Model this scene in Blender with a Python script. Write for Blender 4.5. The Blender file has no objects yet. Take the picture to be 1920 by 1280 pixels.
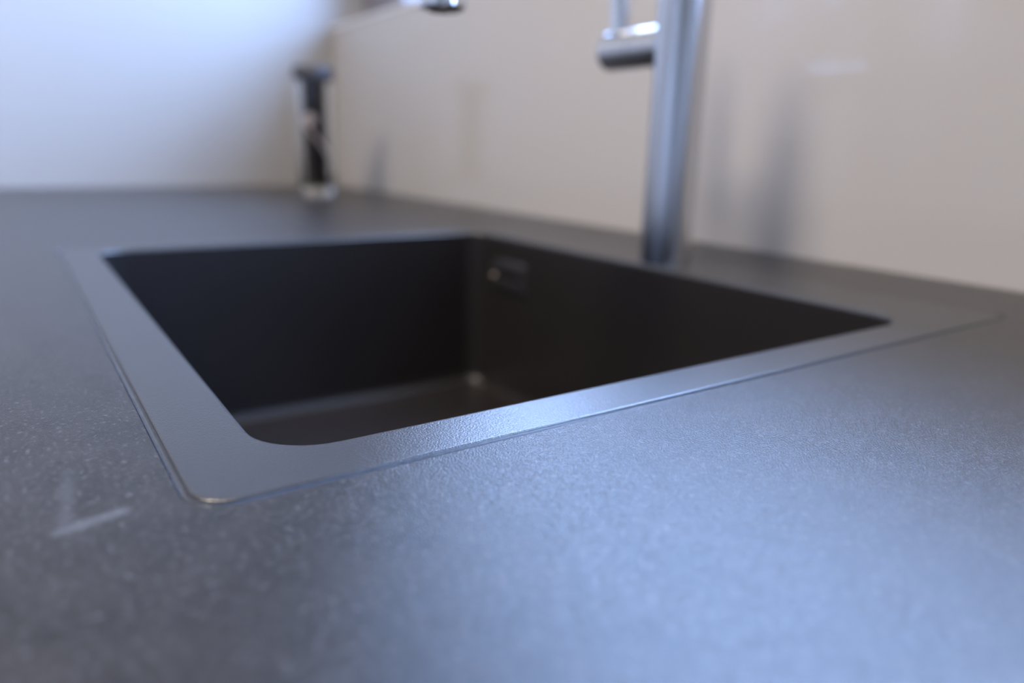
import bpy, bmesh, math
from mathutils import Vector, Matrix

scene = bpy.context.scene
COL = scene.collection
CT = 0.90                      # height of the worktop surface above the floor

# ------------------------------------------------------------------ camera
cam_data = bpy.data.cameras.new('camera')
cam = bpy.data.objects.new('camera', cam_data)
COL.objects.link(cam)
RV = Vector((0.56351808, 0.82570524, 0.02565598))
UV = Vector((-0.22933884, 0.1265298, 0.96508751))
FV = Vector((-0.79363157, 0.54972818, -0.26066812))
m = Matrix.Identity(4)
for i in range(3):
    m[i][0], m[i][1], m[i][2] = RV[i], UV[i], -FV[i]
m[0][3], m[1][3], m[2][3] = 0.0, 0.0, CT + 0.10
cam.matrix_world = m
cam_data.sensor_width = 36.0
cam_data.lens = 1360.5 / 1920.0 * 36.0
cam_data.clip_start = 0.005
cam_data.dof.use_dof = True
cam_data.dof.focus_distance = 0.262
cam_data.dof.aperture_fstop = 3.4
cam_data.dof.aperture_blades = 8
scene.camera = cam

# ------------------------------------------------------------------ sky, lights, exposure
world = bpy.data.worlds.new('overcast_sky')
scene.world = world
world.use_nodes = True
wn, wl = world.node_tree.nodes, world.node_tree.links
wn.clear()
tc = wn.new('ShaderNodeTexCoord')
sx = wn.new('ShaderNodeSeparateXYZ')
rp = wn.new('ShaderNodeValToRGB')
rp.color_ramp.elements[0].position = 0.48
rp.color_ramp.elements[0].color = (0.16, 0.18, 0.20, 1)
rp.color_ramp.elements[1].position = 0.53
rp.color_ramp.elements[1].color = (0.37, 0.55, 1.0, 1)
mp = wn.new('ShaderNodeMapRange')
mp.inputs['From Min'].default_value = -1
mp.inputs['From Max'].default_value = 1
bg = wn.new('ShaderNodeBackground')
bg.inputs['Strength'].default_value = 29.0
wo = wn.new('ShaderNodeOutputWorld')
wl.new(tc.outputs['Generated'], sx.inputs[0])
wl.new(sx.outputs['Z'], mp.inputs['Value'])
wl.new(mp.outputs[0], rp.inputs[0])
wl.new(rp.outputs[0], bg.inputs['Color'])
wl.new(bg.outputs[0], wo.inputs['Surface'])

vs = scene.view_settings
vs.view_transform = 'Standard'
vs.look = 'None'
vs.gamma = 1.0
vs.use_curve_mapping = False
vs.exposure = 0.0
LAMP_POWER = 40.0
LAMP_COLOR = (1.0, 0.86, 0.71)
LAMP_AT = (-0.45, -0.75)
LAMP_SIZE = (0.40, 1.20)
BLOCKER_X, BLOCKER_H, BLOCKER_OUT = -0.60, 1.30, 0.55

# ------------------------------------------------------------------ materials
def new_mat(name):
    mt = bpy.data.materials.new(name)
    mt.use_nodes = True
    return mt, mt.node_tree.nodes, mt.node_tree.links, mt.node_tree.nodes['Principled BSDF']

def plain(name, color, rough=0.5, metal=0.0, spec=0.5, noise=0.0, scale=40.0, bump=0.0, bscale=300.0, **kw):
    mt, n, l, p = new_mat(name)
    p.inputs['Roughness'].default_value = rough
    p.inputs['Metallic'].default_value = metal
    p.inputs['Specular IOR Level'].default_value = spec
    for k, v in kw.items():
        p.inputs[k.replace('_', ' ')].default_value = v
    t = n.new('ShaderNodeTexCoord')
    nz = n.new('ShaderNodeTexNoise')
    nz.inputs['Scale'].default_value = scale
    nz.inputs['Detail'].default_value = 3
    l.new(t.outputs['Object'], nz.inputs['Vector'])
    mx = n.new('ShaderNodeMix')
    mx.data_type = 'RGBA'
    mx.inputs['A'].default_value = tuple(c * (1 - noise) for c in color) + (1,)
    mx.inputs['B'].default_value = tuple(min(1, c * (1 + noise)) for c in color) + (1,)
    l.new(nz.outputs['Fac'], mx.inputs['Factor'])
    l.new(mx.outputs['Result'], p.inputs['Base Color'])
    if bump > 0:
        nb = n.new('ShaderNodeTexNoise')
        nb.inputs['Scale'].default_value = bscale
        nb.inputs['Detail'].default_value = 2
        l.new(t.outputs['Object'], nb.inputs['Vector'])
        b = n.new('ShaderNodeBump')
        b.inputs['Strength'].default_value = bump
        b.inputs['Distance'].default_value = 0.001
        l.new(nb.outputs['Fac'], b.inputs['Height'])
        l.new(b.outputs['Normal'], p.inputs['Normal'])
    return mt

def math_node(n, l, op, a, b=None):
    nd = n.new('ShaderNodeMath')
    nd.operation = op
    for i, v in enumerate((a, b)):
        if v is None:
            continue
        if isinstance(v, (int, float)):
            nd.inputs[i].default_value = v
        else:
            l.new(v, nd.inputs[i])
    return nd.outputs[0]

def smear_mask(n, l, vec, a, b, width):
    """soft stroke from a to b on the worktop plane"""
    ax, ay = a
    dx, dy = b[0] - ax, b[1] - ay
    ln = math.hypot(dx, dy)
    dx, dy = dx / ln, dy / ln
    s = n.new('ShaderNodeSeparateXYZ')
    l.new(vec, s.inputs[0])
    X = math_node(n, l, 'SUBTRACT', s.outputs['X'], ax)
    Y = math_node(n, l, 'SUBTRACT', s.outputs['Y'], ay)
    u = math_node(n, l, 'ADD', math_node(n, l, 'MULTIPLY', X, dx), math_node(n, l, 'MULTIPLY', Y, dy))
    v = math_node(n, l, 'ADD', math_node(n, l, 'MULTIPLY', X, -dy), math_node(n, l, 'MULTIPLY', Y, dx))
    uo = math_node(n, l, 'ABSOLUTE', math_node(n, l, 'SUBTRACT', u, ln / 2))
    uo = math_node(n, l, 'MAXIMUM', math_node(n, l, 'SUBTRACT', uo, ln / 2), 0.0)
    d = math_node(n, l, 'SQRT', math_node(n, l, 'ADD', math_node(n, l, 'MULTIPLY', uo, uo), math_node(n, l, 'MULTIPLY', v, v)))
    r = n.new('ShaderNodeMapRange')
    r.interpolation_type = 'SMOOTHSTEP'
    r.inputs['From Min'].default_value = 0.0
    r.inputs['From Max'].default_value = width
    r.inputs['To Min'].default_value = 1.0
    r.inputs['To Max'].default_value = 0.0
    l.new(d, r.inputs['Value'])
    return r.outputs[0]

def worktop_material():
    mt, n, l, p = new_mat('dark_grey_stone_laminate')
    t = n.new('ShaderNodeTexCoord')
    v = t.outputs['Object']
    big = n.new('ShaderNodeTexNoise'); big.inputs['Scale'].default_value = 60; big.inputs['Detail'].default_value = 4
    fine = n.new('ShaderNodeTexNoise'); fine.inputs['Scale'].default_value = 520; fine.inputs['Detail'].default_value = 2
    for q in (big, fine):
        l.new(v, q.inputs['Vector'])
    r1 = n.new('ShaderNodeValToRGB')
    r1.color_ramp.elements[0].position = 0.32; r1.color_ramp.elements[0].color = (0.0115, 0.0095, 0.0088, 1)
    r1.color_ramp.elements[1].position = 0.70; r1.color_ramp.elements[1].color = (0.022, 0.0185, 0.0170, 1)
    l.new(big.outputs['Fac'], r1.inputs[0])
    r2 = n.new('ShaderNodeValToRGB')
    r2.color_ramp.elements[0].position = 0.56; r2.color_ramp.elements[0].color = (0, 0, 0, 1)
    r2.color_ramp.elements[1].position = 0.74; r2.color_ramp.elements[1].color = (1, 1, 1, 1)
    l.new(fine.outputs['Fac'], r2.inputs[0])
    m1 = n.new('ShaderNodeMix'); m1.data_type = 'RGBA'
    l.new(r2.outputs[0], m1.inputs['Factor'])
    l.new(r1.outputs[0], m1.inputs['A'])
    m1.inputs['B'].default_value = (0.075, 0.070, 0.071, 1)
    # pale chalky smear left on the surface in front of the sink corner
    k1 = smear_mask(n, l, v, (-0.2045, 0.0010), (-0.2085, 0.0150), 0.0042)
    k2 = smear_mask(n, l, v, (-0.2450, 0.0050), (-0.2060, 0.0015), 0.0035)
    k2 = math_node(n, l, 'MULTIPLY', k2, 0.45)
    k = math_node(n, l, 'MAXIMUM', k1, k2)
    k = math_node(n, l, 'MULTIPLY', k, math_node(n, l, 'MULTIPLY', big.outputs['Fac'], 0.50))
    m2 = n.new('ShaderNodeMix'); m2.data_type = 'RGBA'
    l.new(k, m2.inputs['Factor'])
    l.new(m1.outputs['Result'], m2.inputs['A'])
    m2.inputs['B'].default_value = (0.20, 0.20, 0.21, 1)
    l.new(m2.outputs['Result'], p.inputs['Base Color'])
    p.inputs['Roughness'].default_value = 0.29
    p.inputs['Specular IOR Level'].default_value = 0.57
    g = n.new('ShaderNodeTexNoise'); g.inputs['Scale'].default_value = 1600; g.inputs['Detail'].default_value = 1.5
    l.new(v, g.inputs['Vector'])
    b = n.new('ShaderNodeBump'); b.inputs['Strength'].default_value = 0.42; b.inputs['Distance'].default_value = 0.0006
    l.new(g.outputs['Fac'], b.inputs['Height'])
    l.new(b.outputs['Normal'], p.inputs['Normal'])
    return mt

def sink_material(name, dark, light, spec, rough):
    mt, n, l, p = new_mat(name)
    t = n.new('ShaderNodeTexCoord')
    nz = n.new('ShaderNodeTexNoise'); nz.inputs['Scale'].default_value = 900; nz.inputs['Detail'].default_value = 2
    l.new(t.outputs['Object'], nz.inputs['Vector'])
    r = n.new('ShaderNodeValToRGB')
    r.color_ramp.elements[0].position = 0.3; r.color_ramp.elements[0].color = dark
    r.color_ramp.elements[1].position = 0.8; r.color_ramp.elements[1].color = light
    l.new(nz.outputs['Fac'], r.inputs[0])
    l.new(r.outputs[0], p.inputs['Base Color'])
    p.inputs['Roughness'].default_value = rough
    p.inputs['Specular IOR Level'].default_value = spec
    b = n.new('ShaderNodeBump'); b.inputs['Strength'].default_value = 0.26; b.inputs['Distance'].default_value = 0.0005
    g = n.new('ShaderNodeTexNoise'); g.inputs['Scale'].default_value = 1500; g.inputs['Detail'].default_value = 1
    l.new(t.outputs['Object'], g.inputs['Vector'])
    l.new(g.outputs['Fac'], b.inputs['Height'])
    l.new(b.outputs['Normal'], p.inputs['Normal'])
    return mt

def pane_material():
    mt, n, l, p = new_mat('window_glass')
    n.remove(p)
    out = n['Material Output']
    tr = n.new('ShaderNodeBsdfTransparent'); tr.inputs[0].default_value = (0.96, 0.98, 0.98, 1)
    gl = n.new('ShaderNodeBsdfGlossy'); gl.inputs['Roughness'].default_value = 0.02
    lw = n.new('ShaderNodeLayerWeight')
    f5 = math_node(n, l, 'POWER', lw.outputs['Facing'], 5.0)
    fr = math_node(n, l, 'ADD', math_node(n, l, 'MULTIPLY', f5, 0.95), 0.04)
    mx = n.new('ShaderNodeMixShader')
    l.new(fr, mx.inputs[0]); l.new(tr.outputs[0], mx.inputs[1]); l.new(gl.outputs[0], mx.inputs[2])
    l.new(mx.outputs[0], out.inputs['Surface'])
    return mt

def frosted_material():
    mt, n, l, p = new_mat('frosted_glass')
    n.remove(p)
    tr = n.new('ShaderNodeBsdfTranslucent'); tr.inputs[0].default_value = (0.85, 0.85, 0.87, 1)
    l.new(tr.outputs[0], n['Material Output'].inputs['Surface'])
    return mt

def lamp_material():
    mt, n, l, p = new_mat('lamp_diffuser')
    p.inputs['Base Color'].default_value = (0.9, 0.87, 0.8, 1)
    p.inputs['Emission Color'].default_value = LAMP_COLOR + (1,)
    p.inputs['Emission Strength'].default_value = 4.0
    return mt

M = {
    'worktop': worktop_material(),
    'sink': sink_material('satin_dark_grey_sink_rim', (0.016, 0.0145, 0.0145, 1), (0.027, 0.025, 0.025, 1), 1.0, 0.31),
    'bowl': sink_material('matt_dark_grey_sink_bowl', (0.0145, 0.0130, 0.0138, 1), (0.025, 0.0225, 0.0235, 1), 0.35, 0.33),
    'pane': pane_material(),
    'lamp': lamp_material(),
    'splash': plain('cream_gloss_wall_panel', (0.53, 0.51, 0.495), 0.11, noise=0.015, scale=3),
    'wall': plain('cream_wall_paint', (0.39, 0.38, 0.37), 0.35, noise=0.02, scale=4),
    'ceiling': plain('white_ceiling_paint', (0.78, 0.76, 0.74), 0.8, noise=0.02, scale=4),
    'floor': plain('grey_floor', (0.20, 0.18, 0.165), 0.5, noise=0.1, scale=6),
    'white': plain('white_window_frame', (0.80, 0.80, 0.80), 0.35, noise=0.01),
    'steel': plain('brushed_stainless_steel', (0.62, 0.63, 0.66), 0.20, 1.0, noise=0.03, scale=60),
    'chrome': plain('polished_chrome', (0.80, 0.82, 0.85), 0.07, 1.0, noise=0.01),
    'seal': plain('translucent_silicone', (0.06, 0.068, 0.085), 0.24, spec=0.4, noise=0.25, scale=180, bump=0.1, bscale=260),
    'dark': plain('dark_overflow_slot', (0.012, 0.012, 0.014), 0.5, noise=0.1),
    'dim_steel': plain('dull_dark_steel', (0.22, 0.20, 0.19), 0.25, 1.0, noise=0.05),
    'frame': plain('grey_window_frame', (0.22, 0.21, 0.24), 0.4, noise=0.02),
    'blocker': plain('brown_sky_blocker', (0.10, 0.08, 0.07), 0.7, noise=0.2, scale=12),  # dark colour for the added sky-blocking slab and side panel
    'frosted': frosted_material(),
    'slate': plain('smooth_dark_plastic', (0.03, 0.03, 0.034), 0.28, noise=0.05),
    'black': plain('black_plastic', (0.003, 0.003, 0.005), 0.5, spec=0.2, noise=0.1),
    'glass': plain('clear_glass', (0.97, 0.97, 0.97), 0.02, noise=0.0, Transmission_Weight=1.0, IOR=1.47),
    'smoky': plain('smoky_cap', (0.045, 0.043, 0.05), 0.5, noise=0.05),
    'strap': plain('pale_rose_strap', (0.68, 0.58, 0.55), 0.5, noise=0.1, scale=200),
}

# ------------------------------------------------------------------ mesh helpers
def link(name, bm, mat, parent=None, smooth=False, angle=40):
    bmesh.ops.recalc_face_normals(bm, faces=bm.faces)
    me = bpy.data.meshes.new(name)
    bm.to_mesh(me)
    bm.free()
    if mat:
        me.materials.append(M[mat])
    if smooth:
        for f in me.polygons:
            f.use_smooth = True
        try:
            me.set_sharp_from_angle(angle=math.radians(angle))
        except Exception:
            pass
    o = bpy.data.objects.new(name, me)
    COL.objects.link(o)
    if parent is not None:
        o.parent = parent
    return o

def tag(o, label=None, category=None, group=None, kind=None):
    if label: o['label'] = label
    if category: o['category'] = category
    if group: o['group'] = group
    if kind: o['kind'] = kind
    return o

def empty(name, loc):
    o = bpy.data.objects.new(name, None)
    o.empty_display_size = 0.03
    o.location = loc
    COL.objects.link(o)
    return o

def box(bm, x0, x1, y0, y1, z0, z1, bevel=0.0):
    v = [bm.verts.new(c) for c in ((x0,y0,z0),(x1,y0,z0),(x1,y1,z0),(x0,y1,z0),(x0,y0,z1),(x1,y0,z1),(x1,y1,z1),(x0,y1,z1))]
    fs = [bm.faces.new([v[i] for i in q]) for q in ((3,2,1,0),(4,5,6,7),(0,1,5,4),(1,2,6,5),(2,3,7,6),(3,0,4,7))]
    if bevel > 0:
        es = list({e for f in fs for e in f.edges})
        bmesh.ops.bevel(bm, geom=es, offset=bevel, segments=2, affect='EDGES', profile=0.5)

def rrect(x0, x1, y0, y1, r, z, n=10):
    """closed loop of a rounded rectangle: 4 corners of n+1 points"""
    pts = []
    for cx, cy, a0 in ((x1 - r, y1 - r, 0), (x0 + r, y1 - r, 90), (x0 + r, y0 + r, 180), (x1 - r, y0 + r, 270)):
        for i in range(n + 1):
            a = math.radians(a0 + 90.0 * i / n)
            pts.append((cx + r * math.cos(a), cy + r * math.sin(a), z))
    return pts

def loft(bm, loops, closed_ends=(False, False), wrap=False):
    vl = [[bm.verts.new(p) for p in lp] for lp in loops]
    k = len(vl[0])
    pairs = list(zip(vl[:-1], vl[1:]))
    if wrap:
        pairs.append((vl[-1], vl[0]))
    for a, b in pairs:
        for i in range(k):
            j = (i + 1) % k
            try:
                bm.faces.new((a[i], a[j], b[j], b[i]))
            except ValueError:
                pass
    if closed_ends[0]: bm.faces.new(vl[0])
    if closed_ends[1]: bm.faces.new(vl[-1])
    return vl

def circle(c, r, n=32, axis='z'):
    out = []
    for i in range(n):
        a = 2 * math.pi * i / n
        u, v = r * math.cos(a), r * math.sin(a)
        if axis == 'z': out.append((c[0] + u, c[1] + v, c[2]))
        elif axis == 'x': out.append((c[0], c[1] + u, c[2] + v))
        else: out.append((c[0] + u, c[1], c[2] + v))
    return out

def lathe(bm, prof, n=40, axis='z', o=(0, 0, 0), caps=(True, True)):
    """profile of (radius, height) turned round an axis"""
    loops = []
    for r, h in prof:
        c = {'z': (o[0], o[1], o[2] + h), 'x': (o[0] + h, o[1], o[2]), 'y': (o[0], o[1] + h, o[2])}[axis]
        loops.append(circle(c, max(r, 1e-5), n, axis))
    loft(bm, loops, caps)

def sweep(bm, path, radii, n=28, caps=(True, True)):
    loops = []
    up0 = Vector((1, 0, 0))
    for i, p in enumerate(path):
        p = Vector(p)
        a = Vector(path[max(0, i - 1)]); b = Vector(path[min(len(path) - 1, i + 1)])
        t = (b - a).normalized()
        s = up0 - t * up0.dot(t)
        s.normalize()
        q = t.cross(s)
        loops.append([tuple(p + radii[i] * (math.cos(2 * math.pi * k / n) * s + math.sin(2 * math.pi * k / n) * q)) for k in range(n)])
    loft(bm, loops, caps)

# ------------------------------------------------------------------ setting
XL, XR, YB, YF, ZC = -1.66, 2.2, 0.6434, -2.6, 2.5
WX0, WX1, WZ0, WZ1 = XL, 1.90, CT + 0.343, CT + 1.25        # window over the worktop, starting in the corner
WT = 0.42                                                   # thickness of the outer wall

def struct(name, bm, mat, label=None):
    return tag(link(name, bm, mat), label, None, None, 'structure')

def holed_wall(bm, a0, a1, b0, b1, z0, z1, holes, along='x'):
    """solid wall as blocks round openings; holes sorted along the wall: (h0, h1, hz0, hz1)"""
    def blk(p0, p1, q0, q1):
        if p1 - p0 < 1e-6:
            return
        if along == 'x': box(bm, p0, p1, b0, b1, q0, q1)
        else: box(bm, b0, b1, p0, p1, q0, q1)
    cur = a0
    for h0, h1, hz0, hz1 in holes:
        blk(cur, h0, z0, z1); blk(h0, h1, z0, hz0); blk(h0, h1, hz1, z1)
        cur = h1
    blk(cur, a1, z0, z1)

STREAK_SLITS = ((-2.04, -1.95, 1.42, 2.25), (-0.91, -0.85, 1.41, 2.25))   # unseen panes added to mirror as bright streaks in the back wall
bm = bmesh.new(); box(bm, XL - 0.1, XR + 0.1, YF - 0.1, YB + WT, -0.1, 0.0); struct('floor', bm, 'floor', 'grey kitchen floor below the worktop')
bm = bmesh.new(); box(bm, XL - 0.1, XR + 0.1, YF - 0.1, YB + WT, ZC, ZC + 0.1); struct('ceiling', bm, 'ceiling', 'white ceiling of the kitchen')
bm = bmesh.new(); holed_wall(bm, YF - 0.1, YB + 0.135, XL - 0.1, XL, 0, ZC, STREAK_SLITS, 'y'); struct('wall_left', bm, 'wall', 'pale wall lit blue by daylight behind the far worktop end')
bm = bmesh.new(); box(bm, XR, XR + 0.1, YF - 0.1, YB + WT, 0, ZC); struct('wall_right', bm, 'wall', 'pale wall at the near end of the kitchen')
bm = bmesh.new(); holed_wall(bm, XL, XR, YB, YB + WT, 0, ZC, [(WX0, WX1, WZ0, WZ1)]); struct('wall_back', bm, 'splash', 'glossy cream wall panel behind the sink and tap')
bm = bmesh.new(); box(bm, XL, XR, YF - 0.1, YF, 0, ZC); struct('wall_front', bm, 'wall', 'pale wall on the far side of the kitchen')
# unseen slab added outside to keep high sky light off the left wall
bm = bmesh.new(); box(bm, BLOCKER_X, XR + 1.5, YB + WT, YB + BLOCKER_OUT, CT + BLOCKER_H, CT + BLOCKER_H + 0.15); struct('sky_blocker_1', bm, 'blocker', 'added unseen slab outside that blocks high sky light')
bm = bmesh.new(); box(bm, XL - 0.1, XL, YB + 0.135, YB + WT, 0, ZC); struct('sky_blocker_2', bm, 'blocker', 'added unseen dark side panel outside that blocks sky on the left')  # dark panel added to cut the sky reflection on the worktop's left

# window: frame, casing, panes, sill board
fy0, fy1 = YB + 0.075, YB + 0.135
FL, fw_ = 0.20, 0.05
bm = bmesh.new()
box(bm, WX0, WX1, fy0, fy1, WZ0, WZ0 + 0.03, 0.004)
box(bm, WX0, WX1, fy0, fy1, WZ1 - fw_, WZ1, 0.004)
box(bm, WX0, WX0 + FL, fy0, fy1, WZ0 + 0.03, WZ1 - fw_, 0.004)
box(bm, WX1 - fw_, WX1, fy0, fy1, WZ0 + 0.03, WZ1 - fw_, 0.004)
win = tag(link('window_1', bm, 'frame'), 'grey framed window over the sink with a white sill', None, None, 'structure')
muls = [0.30, 1.10]
for mx_ in muls:
    bm = bmesh.new(); box(bm, mx_ - 0.03, mx_ + 0.03, fy0, fy1, WZ0 + 0.03, WZ1 - fw_, 0.004)
    link('mullion', bm, 'frame', win)
edges = [WX0 + FL] + [e for mx_ in muls for e in (mx_ - 0.03, mx_ + 0.03)] + [WX1 - fw_]
for a, b in zip(edges[0::2], edges[1::2]):
    bm = bmesh.new(); box(bm, a, b, fy0 + 0.026, fy0 + 0.034, WZ0 + 0.03, WZ1 - fw_)
    link('pane', bm, 'pane', win)
bm = bmesh.new(); box(bm, WX0, WX1, YB - 0.002, fy0, WZ0 - 0.006, WZ0 + 0.002, 0.0015)
link('window_sill', bm, 'white', win)
for k, (h0, h1, z0, z1) in enumerate(STREAK_SLITS):
    bm = bmesh.new(); box(bm, XL - 0.012, XL - 0.004, h0, h1, z0, z1)
    tag(link('window_%d' % (k + 2), bm, 'frosted'), 'added unseen frosted pane that makes a streak in the wall reflection', None, None, 'structure')

# daylight portal in the window opening (guides sampling of the sky, adds no light of its own)
pl = bpy.data.lights.new('window_daylight', 'AREA')
pl.shape = 'RECTANGLE'; pl.size = WX1 - WX0; pl.size_y = WZ1 - WZ0
pl.cycles.is_portal = True
po = bpy.data.objects.new('window_daylight', pl)
po.location = ((WX0 + WX1) / 2, YB + WT + 0.01, (WZ0 + WZ1) / 2)
po.rotation_euler = (math.radians(-90), 0, 0)
COL.objects.link(po)

# ceiling light panel (above the frame)
lx, ly = LAMP_SIZE
root = empty('ceiling_light_panel', LAMP_AT + (ZC,))
tag(root, 'flat white rectangular ceiling light panel', 'light')
bm = bmesh.new()
loft(bm, [rrect(-lx/2 - .02, lx/2 + .02, -ly/2 - .02, ly/2 + .02, .01, 0, 4), rrect(-lx/2 - .02, lx/2 + .02, -ly/2 - .02, ly/2 + .02, .01, -.03, 4), rrect(-lx/2, lx/2, -ly/2, ly/2, .006, -.03, 4), rrect(-lx/2, lx/2, -ly/2, ly/2, .006, -.02, 4)])
link('panel_frame', bm, 'white', root)
bm = bmesh.new(); box(bm, -lx/2, lx/2, -ly/2, ly/2, -.022, -.016); link('diffuser', bm, 'lamp', root)
ld = bpy.data.lights.new('panel_light', 'AREA'); ld.shape = 'RECTANGLE'; ld.size = lx; ld.size_y = ly
ld.energy = LAMP_POWER; ld.color = LAMP_COLOR
lo = bpy.data.objects.new('panel_light', ld); lo.location = (0, 0, -0.031); lo.parent = root
COL.objects.link(lo)

# ------------------------------------------------------------------ worktop with sink cut-out
SX0, SX1, SY0, SY1 = -0.7350, -0.2252, 0.0599, 0.4579      # bowl opening
RX0, RX1, RY0, RY1 = -0.7620, -0.1988, 0.0327, 0.5353      # outer edge of the rim
ROUT, RIN = 0.012, 0.024
GAP = 0.0022
TX0, TX1, TY0, TY1 = XL, 1.4, -0.12, YB
TH = 0.040
N = 10
bm = bmesh.new()
hole = dict(x0=RX0 - GAP, x1=RX1 + GAP, y0=RY0 - GAP, y1=RY1 + GAP, r=ROUT + GAP)
B = 0.0006
loops = [
    rrect(TX0, TX1, TY0, TY1, 0.002, CT - TH, N),
    rrect(TX0, TX1, TY0, TY1, 0.002, CT - 0.0015, N),
    rrect(TX0 + 0.0015, TX1 - 0.0015, TY0 + 0.0015, TY1 - 0.0005, 0.002, CT, N),
    rrect(hole['x0'] - B, hole['x1'] + B, hole['y0'] - B, hole['y1'] + B, hole['r'] + B, CT, N),
    rrect(hole['x0'], hole['x1'], hole['y0'], hole['y1'], hole['r'], CT - B, N),
    rrect(hole['x0'], hole['x1'], hole['y0'], hole['y1'], hole['r'], CT - 0.006, N),
    rrect(hole['x0'] + 0.02, hole['x1'] - 0.02, hole['y0'] + 0.018, hole['y1'] - 0.02, hole['r'], CT - 0.006, N),
    rrect(hole['x0'] + 0.02, hole['x1'] - 0.02, hole['y0'] + 0.018, hole['y1'] - 0.02, hole['r'], CT - TH, N),
]
loft(bm, loops, wrap=True)
tag(link('worktop', bm, 'worktop'), 'dark grey stone-look kitchen worktop around the sink', 'worktop')

# ------------------------------------------------------------------ sink
sink = empty('kitchen_sink', (0, 0, CT))
tag(sink, 'dark grey flush-mounted composite sink with square bowl', 'sink')
PR = 0.0004                                                 # rim stands this much proud
ER = 0.0007
loops = [
    rrect(RX0, RX1, RY0, RY1, ROUT, -0.0058, N),
    rrect(RX0, RX1, RY0, RY1, ROUT, PR - ER, N),
    rrect(RX0 + ER * 0.3, RX1 - ER * 0.3, RY0 + ER * 0.3, RY1 - ER * 0.3, ROUT, PR - ER * 0.3, N),
    rrect(RX0 + ER, RX1 - ER, RY0 + ER, RY1 - ER, ROUT, PR, N),
]
LR = 0.0022                                                 # rolled lip into the bowl
SUP = 0.0003                                                # supporting loops keep the flat of the rim flat
loops.append(rrect(RX0 + ER + SUP, RX1 - ER - SUP, RY0 + ER + SUP, RY1 - ER - SUP, ROUT, PR, N))
loops.append(rrect(SX0 - LR - SUP, SX1 + LR + SUP, SY0 - LR - SUP, SY1 + LR + SUP, RIN + LR + SUP, PR, N))
loops.append(rrect(SX0 - LR, SX1 + LR, SY0 - LR, SY1 + LR, RIN + LR, PR, N))
for k in range(1, 6):
    a = math.radians(90 * k / 5)
    d = LR * (1 - math.sin(a))
    loops.append(rrect(SX0 - d, SX1 + d, SY0 - d, SY1 + d, RIN + d, PR - LR * (1 - math.cos(a)), N))
rim_last = loops[-1]
bm = bmesh.new(); loft(bm, loops)
link('rim', bm, 'sink', sink, True, 50)

def inner(off, z, r):
    return rrect(SX0 + off, SX1 - off, SY0 + off, SY1 - off, r, z, N)
DEPTH, FR, DRAFT = 0.183, 0.014, 0.0035
zs = PR - LR - 0.0005
loops = [rim_last, inner(DRAFT * 0.003, zs, RIN), inner(DRAFT * 0.995, -(DEPTH - FR) + 0.0008, RIN - 0.002), inner(DRAFT, -(DEPTH - FR), RIN - 0.002)]
for k in range(1, 7):
    a = math.radians(90 * k / 6)
    off = DRAFT + FR * (1 - math.cos(a))
    loops.append(inner(off, -(DEPTH - FR) - FR * math.sin(a), max(0.009, RIN - 0.002 - FR * (1 - math.cos(a)) * 0.6)))
DX, DY = (SX0 + SX1) / 2, (SY0 + SY1) / 2
nk = 4 * (N + 1)
def ring(r, z):
    return [(DX + r * math.cos(math.radians(45 * 0) + 2 * math.pi * (i + 0.5) / nk), DY + r * math.sin(2 * math.pi * (i + 0.5) / nk), z) for i in range(nk)]
loops.append(inner(DRAFT + FR + 0.001, -DEPTH - 0.00002, 0.009))
loops += [ring(0.064, -DEPTH - 0.0028), ring(0.062, -DEPTH - 0.003), ring(0.057, -DEPTH - 0.006), ring(0.057, -DEPTH - 0.02)]
bm = bmesh.new(); loft(bm, loops)
bowl = link('bowl', bm, 'bowl', sink, True, 50)
# basket strainer on the bowl floor
bm = bmesh.new(); lathe(bm, [(0.0565, -0.012), (0.0565, -0.0045), (0.050, -0.003), (0.046, -0.006), (0.030, -0.006), (0.026, -0.002), (0.0, -0.002)], 40, o=(DX, DY, -DEPTH), caps=(True, False))
dr = link('drain', bm, 'steel', sink, True)
bm = bmesh.new(); lathe(bm, [(0.006, -0.002), (0.006, 0.008), (0.010, 0.010), (0.010, 0.014), (0.0, 0.015)], 24, o=(DX, DY, -DEPTH), caps=(True, False))
link('strainer_knob', bm, 'steel', dr, True)
# overflow in the back wall of the bowl
ox, oz = -0.668, -0.043
oy = SY1 - DRAFT * (-oz / (DEPTH - FR))
def vplate(x0, x1, z0, z1, r, y):
    return [(p[0], y, p[1]) for p in rrect(x0, x1, z0, z1, r, 0, 6)]
hw, hh = 0.034, 0.018
bm = bmesh.new()
loft(bm, [vplate(ox - hw, ox + hw, oz - hh, oz + hh, 0.007, oy + 0.001), vplate(ox - hw, ox + hw, oz - hh, oz + hh, 0.007, oy - 0.002),
          vplate(ox - hw + 0.002, ox + hw - 0.002, oz - hh + 0.002, oz + hh - 0.002, 0.006, oy - 0.0032),
          vplate(ox - hw + 0.009, ox + hw - 0.007, oz - 0.0055, oz + 0.0055, 0.005, oy - 0.0032),
          vplate(ox - hw + 0.010, ox + hw - 0.008, oz - 0.0045, oz + 0.0045, 0.004, oy + 0.0006)])
ov = link('overflow_cover', bm, 'slate', sink, True)
bm = bmesh.new()
loft(bm, [vplate(ox - hw + 0.010, ox + hw - 0.008, oz - 0.0045, oz + 0.0045, 0.004, oy + 0.0004), vplate(ox - hw + 0.010, ox + hw - 0.008, oz - 0.0045, oz + 0.0045, 0.004, oy - 0.0006)], (True, True))
link('overflow_slot', bm, 'dark', ov)
bm = bmesh.new(); lathe(bm, [(0.0, -0.0052), (0.003, -0.0048), (0.0042, -0.0034), (0.0042, -0.001)], 16, 'y', (ox - hw + 0.0055, oy, oz - 0.004), caps=(False, True))
link('overflow_screw', bm, 'dim_steel', ov, True)
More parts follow.
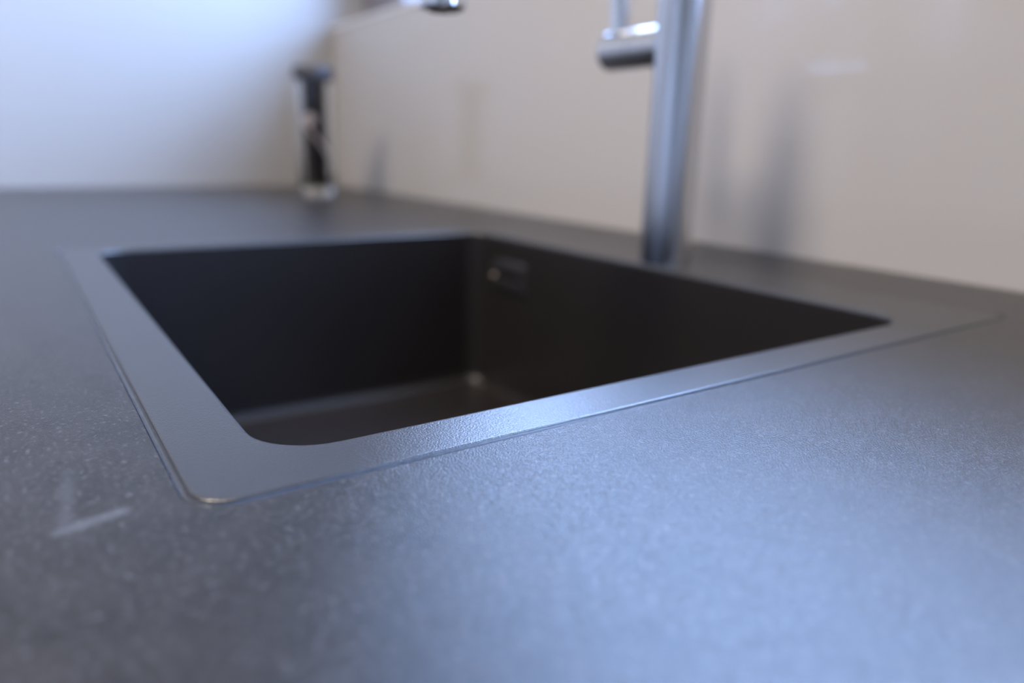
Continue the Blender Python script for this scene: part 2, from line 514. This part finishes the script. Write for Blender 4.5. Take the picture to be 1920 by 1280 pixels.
# silicone bead in the joint between rim and worktop
prof = [(0.0, -0.0025), (0.0, -0.0003), (0.2, -0.0011), (0.5, -0.0015), (0.8, -0.0011), (1.0, -0.0001), (1.0, -0.0025)]
loops = []
for t, z in prof:
    d = GAP * (1 - t)
    loops.append(rrect(RX0 - d, RX1 + d, RY0 - d, RY1 + d, ROUT + d, z, N))
bm = bmesh.new(); loft(bm, loops)
link('silicone_bead', bm, 'seal', sink, True, 80)

# ------------------------------------------------------------------ tap
FX, FY = -0.4610, 0.4850
tap = empty('kitchen_tap', (FX, FY, CT + PR))
tag(tap, 'stainless steel single-lever kitchen tap standing behind the sink bowl', 'tap')
CR = 0.0224
bm = bmesh.new(); lathe(bm, [(CR, 0.0), (CR, 0.2270), (CR, 0.2285), (CR - 0.0015, 0.230)], 48); link('column', bm, 'steel', tap, True)
# spout: rises from the column, bends over the bowl and turns down
SR = 0.0150
path, rad = [], []
H, RB, REACH = 0.305, 0.040, 0.2285
for z in (0.225, 0.25, H - RB):
    path.append((0, 0, z))
for k in range(1, 9):
    a = math.radians(90 * k / 8)
    path.append((0, -RB * (1 - math.cos(a)), H - RB + RB * math.sin(a)))
for k in range(0, 9):
    a = math.radians(90 * k / 8)
    path.append((0, -(REACH - RB) - RB * math.sin(a), H - RB + RB * math.cos(a)))
path.append((0, -REACH, 0.2005))
bm = bmesh.new(); sweep(bm, path, [SR] * len(path)); link('spout', bm, 'chrome', tap, True)
bm = bmesh.new(); lathe(bm, [(SR + 0.0008, 0.2025), (SR + 0.0008, 0.1875), (SR + 0.0008, 0.1868), (SR - 0.0002, 0.1856), (SR - 0.003, 0.1850), (SR - 0.004, 0.1870), (0.0, 0.1870)], 40, o=(0, -REACH, 0), caps=(True, False))
aer = link('aerator', bm, 'chrome', tap, True)
bm = bmesh.new(); lathe(bm, [(SR - 0.0042, 0.1869), (SR - 0.006, 0.1855), (0.0, 0.1855)], 32, o=(0, -REACH, 0), caps=(True, False)); link('aerator_insert', bm, 'slate', aer, True)
# side handle: short horizontal barrel parallel to the wall, with an upright lever
HZ = 0.186
BR = 0.0172
bm = bmesh.new(); lathe(bm, [(BR, -0.010), (BR, -0.0495), (BR, -0.050), (BR - 0.0008, -0.0506), (BR - 0.0008, -0.0514), (BR, -0.052), (BR, -0.0525), (BR, -0.0875), (BR, -0.088), (BR - 0.001, -0.0905), (BR - 0.004, -0.092), (0.0, -0.0922)], 40, 'x', (0, 0, HZ), caps=(True, False))
hb = link('handle_barrel', bm, 'steel', tap, True)
bm = bmesh.new()
pth = [(-0.077, 0, HZ + 0.010), (-0.0775, 0, HZ + 0.03), (-0.079, 0, HZ + 0.06), (-0.081, -0.001, HZ + 0.10), (-0.083, -0.002, HZ + 0.125), (-0.0832, -0.002, HZ + 0.128)]
sweep(bm, [Vector(q) for q in pth], [0.0095, 0.0098, 0.0105, 0.0112, 0.0112, 0.009], 24)
link('lever', bm, 'chrome', hb, True)

# ------------------------------------------------------------------ glass canister in the far corner
CX, CY = -1.335, 0.478
can = empty('glass_canister', (CX, CY, CT))
tag(can, 'clear glass canister with black core and dark cap in the far corner', 'canister')
GR = 0.0325
bm = bmesh.new()
lathe(bm, [(0.0, 0.0), (GR - 0.004, 0.0), (GR, 0.004), (GR, 0.202), (GR - 0.003, 0.202), (GR - 0.003, 0.024), (GR - 0.006, 0.021), (0.0, 0.021)], 48, caps=(False, False))
link('glass_body', bm, 'glass', can, True, 50)
bm = bmesh.new(); lathe(bm, [(0.018, 0.0212), (0.0205, 0.024), (0.0205, 0.195), (0.023, 0.2015)], 40); link('core', bm, 'black', can, True)
bm = bmesh.new(); lathe(bm, [(GR + 0.002, 0.2022), (GR + 0.003, 0.204), (GR + 0.003, 0.221), (GR + 0.001, 0.225), (0.020, 0.226), (0.0, 0.2265)], 48, caps=(True, False)); link('cap', bm, 'smoky', can, True)
# pale strap running diagonally over the core, with a round tag at its top
view = math.atan2(-CY, -CX)            # side of the core that faces the room end
bm = bmesh.new()
R1 = 0.0222
la, lb = [], []
steps = 16
for i in range(steps + 1):
    t = i / steps
    a = view - 1.15 + 2.3 * t
    zc = 0.136 - 0.062 * t
    for lst, dz in ((la, 0.0045), (lb, -0.0045)):
        lst.append((R1 * math.cos(a), R1 * math.sin(a), zc + dz, a))
vs_in, vs_out = [], []
rows = []
for pa, pb in zip(la, lb):
    row = []
    for q, rr in ((pa, R1), (pb, R1), (pb, R1 - 0.0012), (pa, R1 - 0.0012)):
        row.append((rr * math.cos(q[3]), rr * math.sin(q[3]), q[2]))
    rows.append(row)
loft(bm, rows, (True, True))
st = link('strap', bm, 'strap', can, True, 50)
bm = bmesh.new()
ta = view - 0.35
n3 = Vector((math.cos(ta), math.sin(ta), 0)); s3 = Vector((-math.sin(ta), math.cos(ta), 0)); u3 = Vector((0, 0, 1))
c3 = n3 * 0.0238 + u3 * 0.136
lps = []
for rr, off in ((0.0, 0.0016), (0.0085, 0.0016), (0.0105, 0.0008), (0.0105, -0.0012), (0.0, -0.0012)):
    lps.append([tuple(c3 + n3 * off + max(rr, 1e-5) * (math.cos(2 * math.pi * i / 28) * s3 + math.sin(2 * math.pi * i / 28) * u3)) for i in range(28)])
loft(bm, lps)
link('round_tag', bm, 'strap', st, True, 50)
